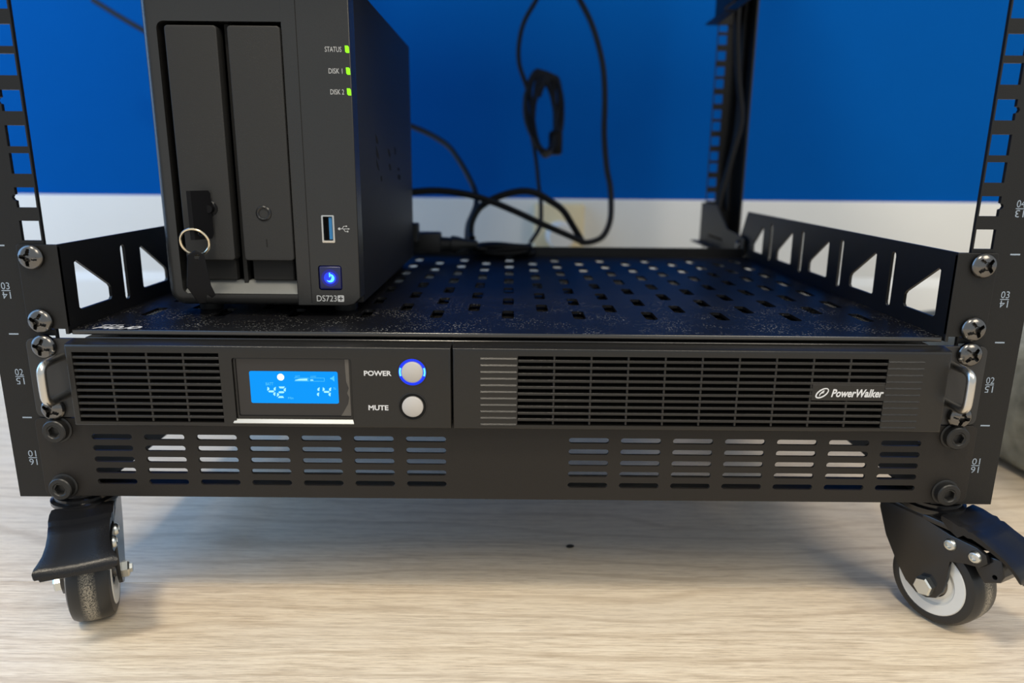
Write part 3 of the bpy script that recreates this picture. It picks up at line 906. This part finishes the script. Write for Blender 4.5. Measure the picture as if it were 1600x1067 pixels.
us.add([(-88.4, YP-.05, 138.9), (-88.0, YP-.05, 138.9), (-87.2, YP-.05, 137.6), (-86.2, YP-.05, 137.6), (-86.2, YP-.05, 137.35), (-87.4, YP-.05, 137.35)], [(0, 1, 2, 3, 4, 5)])
us.add([(p[0], YP-.05, p[1]) for p in circ(-86.6, 140.3, .45, 10)], [tuple(range(10))])
us.add([(-86.4, YP-.05, 137.1), (-85.6, YP-.05, 137.1), (-85.6, YP-.05, 137.9), (-86.4, YP-.05, 137.9)], [(0, 1, 2, 3)])
nas.part('usb_symbol', us, 'print_soft', fpo, smooth=False)
for z, x in ((228.8, -82.1), (218.4, -82.0), (208.4, -82.0)):
    nas.part('status_light', MB().plate([(x-1.15, z+1.7), (x-1.0, z-1.2), (x-.4, z-1.75), (x+1.0, z-1.75), (x+.9, z+1.1), (x+.3, z+1.7)], [], YP-.15, YP+.5), 'led_green', fpo, 'small green lit indicator', smooth=False)
usb = nas.part('usb_port', MB().plate(rrect(-99.9, -92.9, 131.3, 146.1, .6, 2), [rrect(-98.9, -93.9, 132.6, 145.3, .3, 2)], YP-.1, YP+8, cham=.3), 'steel_bright', fpo, 'metal shell of the port')
nas.part('usb_tongue', MB().box(-96.0, -94.3, YP+.6, YP+9, 133.2, 144.8), 'usb_blue', fpo, 'blue port tongue', smooth=False)
nas.part('usb_back', MB().box(-99, -93.8, YP+7, YP+9, 132.4, 145.4), 'vent_dark', fpo, smooth=False)
pb = nas.part('power_button', MB().bbox(-102.6, -90.6, YP-.3, YP+6, 106.0, 118.8, 1., 3), 'button_blue_face', fpo, 'square power button lit blue')
pic = MB().lathe([(0, YP-.42), (3.3, YP-.42), (3.3, YP-.3)], 28, 'y', (-96.6, 0, 112.4))
nas.part('power_glow', pic, 'led_blue', pb)
nas.part('power_halo', MB().lathe([(0, YP-.36), (4.7, YP-.36), (4.7, YP-.3)], 28, 'y', (-96.6, 0, 112.4)), 'led_blue_dim', pb)
A = [math.radians(110-k*20) for k in range(14)]
pc = MB()
outr = [(-96.5+2.3*math.cos(a), YP-.46, 112.3+2.3*math.sin(a)) for a in A]
inr = [(-96.5+(2.3-.25-1.5*math.sin(math.pi*i/13))*math.cos(a), YP-.46, 112.3+(2.3-.25-1.5*math.sin(math.pi*i/13))*math.sin(a)) for i, a in enumerate(A)]
for i in range(13): pc.add([outr[i], outr[i+1], inr[i+1], inr[i]], [(0, 1, 2, 3)])
pc.add([(-97.1, YP-.46, 112.8), (-96.3, YP-.46, 113.0), (-96.5, YP-.46, 115.4), (-97.1, YP-.46, 115.2)], [(0, 1, 2, 3)])
nas.part('power_symbol', pc, 'led_blue_core', pb, 'glowing light blue power symbol', smooth=False)
# side vent cut into letter-like openings
XS = NX1-.3
vent = [[(99, 190.5), (106, 186.5), (106, 184.4), (100, 185.4)], [(98.5, 183.5), (106, 178.5), (107.5, 175.2), (100, 177)], [(98, 175.4), (104, 172.2), (107.5, 168.4), (101, 170.5)],
        [(111, 165.2), (115, 165.4), (116, 162.2), (112, 162)], [(141, 182.4), (146, 182.0), (151, 178.6), (149, 176.6), (143, 179)], [(143, 173), (149, 172.6), (153, 168.6), (147, 168.4)],
        [(168, 184.4), (175, 182.8), (173, 178.6), (169, 179.4)], [(180, 170.4), (190, 169.4), (190, 167.6), (181, 168.2)], [(180, 165.4), (193, 164.8), (193, 161.4), (181, 161.8)]]
for q in vent:
    nas.part('side_vent', MB().plate(q, [], XS, XS+.08, 'yz'), 'black_hole', smooth=False)
nas.part('rear_connector', MB().bbox(-92, -77.5, NY1, NY1+14, 108, 124, 1., 1), 'black_rubber')

# ------------------------------------------------------------------ keys
key = Thing('key_ring', (-160, 28, 118), 'two black plastic keys on a small steel ring hanging from the left tray lock', 'keys')
kb = MB().plate([(-6.0, -12.5), (5.0, -12.5), (6.2, -10), (6.2, 11), (5, 12.5), (-6.0, 12.5)], [circ(-2.0, -9.0, 1.8, 12)], -1.25, 1.25, 'yz', cham=.4)
cy, sy_ = math.cos(.25), math.sin(.25)
kb.xf(lambda x, y, z: (-161.0+x*cy+y*.50, 27.5+y*.80, 146.+z))
k1 = key.part('key', kb, 'key_black', label='black key pushed into the tray lock')
key.part('key_shaft', MB().lathe([(0, 30), (2.1, 30), (2.3, 33), (3.6, 33.2), (3.6, 34.4), (0, 34.6)], 20, 'y', (-157.6, 0, 149.)), 'key_black', k1)
rg = MB()
pts = []
for i in range(37):
    a = 2*math.pi*i/36
    pts.append((-163.6+6.9*math.cos(a), 24.2-2.2*math.sin(a)+1.2*math.cos(a), 132.3+6.9*math.sin(a)))
rg.tube(pts, .75, 10, 1)
key.part('ring', rg, 'ring_steel', label='bright split ring')
k2 = MB().plate([(-5.5, 10.5), (-1.5, 12.5), (3.0, 10.5), (5.2, -6), (7.2, -11.2), (5.0, -12.6), (2.6, -10.6), (1.6, -15), (-2.0, -15.4), (-7.4, -6.5)], [circ(-.8, 9.2, 1.5, 12)], -1.2, 1.2, 'xz', cham=.4)
k2.xf(lambda x, y, z: (-161.9+x*.86-y*.5, 22.8+y*.86+x*.35, 115.5+z))
key.part('key', k2, 'key_black', label='spare black key dangling from the ring')

# ------------------------------------------------------------------ wall socket with plug
so = Thing('wall_socket', (65, WALL-9, 52), 'cream wall socket with a white plug behind the rack', 'socket')
sob = so.part('socket_plate', MB().bbox(31, 98.5, WALL-33, WALL-9.2, 50, 123, 3., 3), 'socket_cream')
so.part('socket_plug', MB().lathe([(0, WALL-62), (15, WALL-62), (18, WALL-58), (19, WALL-33)], 32, 'y', (66, 0, 82)), 'plug_white', label='round white plug')

# ------------------------------------------------------------------ cables
def cable(name, pts, r, label, group=None, material='cable_black', sub=6, n=10, base=None):
    b = base or pts[0]
    o = link(name, MB().tube(pts, r, n, sub).mesh(name, material, b, angle=80), None, b)
    tag(o, label, 'cable', group)
    return o
cable('power_cable', [(-490.5, 560, 355.4), (-429.9, 543.3, 321.7), (-345.3, 526.7, 282), (-254, 510, 252), (-171.4, 493.3, 230.7), (-108.6, 476.7, 212.6), (-72.6, 460, 195.3), (-55.6, 443.3, 177.2), (-41, 426.7, 153.6), (-35.5, 410, 141), (-35.4, 393.3, 130.2), (-41.7, 376.7, 114), (-42, 360, 100.6)], 3.0,
      'black cable running down behind the storage box from the upper left', 'black cables behind the rack')
cable('power_cable', [(-112.1, 300, 145.5), (-88, 311.2, 148.1), (-64.8, 322.5, 149), (-39, 333.8, 145.3), (-17.7, 345, 138.5), (8.7, 356.2, 127.2), (30.5, 367.5, 116.6), (53.1, 378.8, 106.4), (75.9, 390, 96.)], 3.3,
      'thick black cable sloping straight down to the right from the storage box', 'black cables behind the rack')
cable('power_cable', [(-35.4, 330, 104.6), (-37.6, 337, 108.1), (-36.7, 344, 119.7), (-29, 351, 132.7), (-12.5, 358, 142.2), (8.6, 365, 147.6), (24.5, 372, 146.2), (38.9, 379, 138.6), (53, 386, 128.8), (63.7, 393, 113.6), (74.2, 400, 97.3)], 3.5,
      'thick black cable arching in a half loop over the shelf rear', 'black cables behind the rack')
cable('power_cable', [(63.7, 520, 371.8), (75, 512.3, 350.7), (87.1, 504.6, 327), (95.7, 496.9, 301.5), (101.4, 489.2, 274.6), (103.2, 481.5, 242.5), (102.9, 473.8, 206.2), (106.2, 466.2, 170.5), (109.5, 458.5, 152.7), (110.6, 450.8, 134.4), (109.1, 443.1, 113.5), (101.1, 435.4, 98.1), (87.9, 427.7, 92.6), (76.1, 420, 92.6)], 3.3,
      'long black cable hanging to the right of the coiled cable', 'black cables behind the rack')
cc = Thing('coiled_cable', (39, 520, 180), 'black cable tied in a hanging coil in front of the blue wall', 'cable', 'black cables behind the rack')
co = []
for i in range(6*20+1):
    a = math.pi*.85+2*math.pi*i/20
    t = i/120
    w_ = 15.5+2.5*math.sin(i*.7)
    co.append((33.+12.*t+w_*math.cos(a)+4*math.sin(a)*(t-.5)*3, 520+26*math.sin(a+.5)+14*(t-.5), 231+46.*math.sin(a)*(1-.08*math.sin(i*.33))+(-6 if i % 40 > 20 else 2)*0))
cc.part('coil', MB().tube(co, 2.6, 8, 2), 'cable_black', angle=80)
cc.part('upper_lead', MB().tube([(35.3, 520, 368.3), (27, 520, 351.8), (13.7, 520, 329.1), (8.2, 520, 306.2), (8.8, 520, 284.3), (17.6, 520, 259.5), (20, 520, 246)], 2.7, 10), 'cable_black', angle=80)
cc.part('lower_lead', MB().tube([(20.3, 520, 221.5), (26.3, 505.7, 194), (29.9, 491.4, 169.7), (31.6, 477.1, 151.6), (33.9, 462.9, 133.1), (33.7, 448.6, 112.4), (30.6, 434.3, 103.8), (22.1, 420, 92.4)], 2.4, 10), 'cable_black', angle=80)
cc.part('cable_tie', MB().bbox(44, 60, 510, 530, 184, 212, 4, 2), 'cable_black')
cable('post_cable', [(231.7, 440, 349.3), (230.3, 440, 319.2), (235.1, 440, 269.9), (241.7, 440, 232), (242.4, 440, 215.9), (237.1, 440, 189.7), (231.7, 440, 163.1), (226.7, 440, 139.4), (224, 440, 120)], 3.4,
      'black cable bending across the inside of the right rear post', 'cables along the rear post')
cable('post_cable', [(245.7, 462, 351.6), (244.8, 462, 321.1), (246., 462, 277.6), (246.1, 462, 232.7), (245.7, 462, 213.1), (242.2, 462, 173.2), (242.4, 462, 125.3)], 3.2,
      'black cable hanging straight along the right rear post', 'cables along the rear post')
cable('hanging_cable', [(150, 480, 368), (165, 478, 356), (186, 476, 349), (196, 475, 351), (200, 474, 366)], 2.6, 'short cable loop dipping into view at the top by the rear post', 'black cables behind the rack')
# plug of the storage box and the bundle behind it
pg = Thing('power_connector', (-68, 285, 96), 'black power connector plugged in behind the storage box', 'connector')
pg.part('connector_body', MB().bbox(-84, -60, 272, 290, 97.5, 115, 2., 2), 'black_rubber')
pg.part('strain_relief', MB().lathe([(0, -60), (6.5, -60), (6.0, -52), (7.5, -51), (7., -46), (4, -36), (3.4, -28), (0, -28)], 18, 'x', (0, 282, 104.5)), 'black_rubber')
ad = MB()
pts = []
for i in range(3*18+1):
    a = 2*math.pi*i/18
    pts.append((-8+26*math.cos(a)*(1+.04*math.sin(i)), 304+9*math.sin(a), 94.2+3.4*(i/54)*2.1+1.0*math.sin(i*.8)))
ob = link('cable_bundle', MB().tube([(-32, 282, 103.5), (-40, 292, 101)]+pts, 3.3, 8, 2).mesh('cable_bundle', 'cable_black', (-8, 304, 90.5), angle=80), None, (-8, 304, 90.5))
tag(ob, 'flat bundle of looped black cable lying on the shelf rear', 'cable', 'black cables behind the rack')

# ------------------------------------------------------------------ cushion and crumb
bm = bmesh.new()
bmesh.ops.create_cube(bm, size=1)
bmesh.ops.subdivide_edges(bm, edges=bm.edges[:], cuts=14, use_grid_fill=True)
for v in bm.verts:
    p = v.co*2
    q = Vector((p.x*math.sqrt(1-.28*p.y*p.y*.5-.28*p.z*p.z*.5), p.y*math.sqrt(1-.14*p.x*p.x-.14*p.z*p.z), p.z*math.sqrt(1-.22*p.x*p.x-.22*p.y*p.y)))
    n_ = .010*math.sin(p.x*9+p.y*4)+.010*math.sin(p.y*11+p.z*5)
    q *= 1+n_*.6
    v.co = Vector((q.x*.21, q.y*.17, (q.z+1)*.054 if q.z > -.98 else (q.z+1)*.02))
me = bpy.data.meshes.new('floor_cushion')
bm.to_mesh(me); bm.free()
zmin = min(v.co.z for v in me.vertices)
for v in me.vertices: v.co.z -= zmin
for p in me.polygons: p.use_smooth = True
me.materials.append(MATS['grey_felt'])
cu = link('floor_cushion', me, None, (612, 262, FLOOR))
tag(cu, 'mottled grey-green soft cushion on the floor right of the rack', 'cushion')
cr = link('floor_crumb', MB().lathe([(0, 0), (1.6, .1), (2.2, .8), (1.5, 1.6), (0, 1.9)], 9, 'z').xf(lambda x, y, z: (x*1.3+.3*z, y*.7, z)).mesh('floor_crumb', 'crumb_dark'), None, (41.8, 76.2, FLOOR))
tag(cr, 'tiny dark crumb on the wooden floor under the rack', 'crumb')
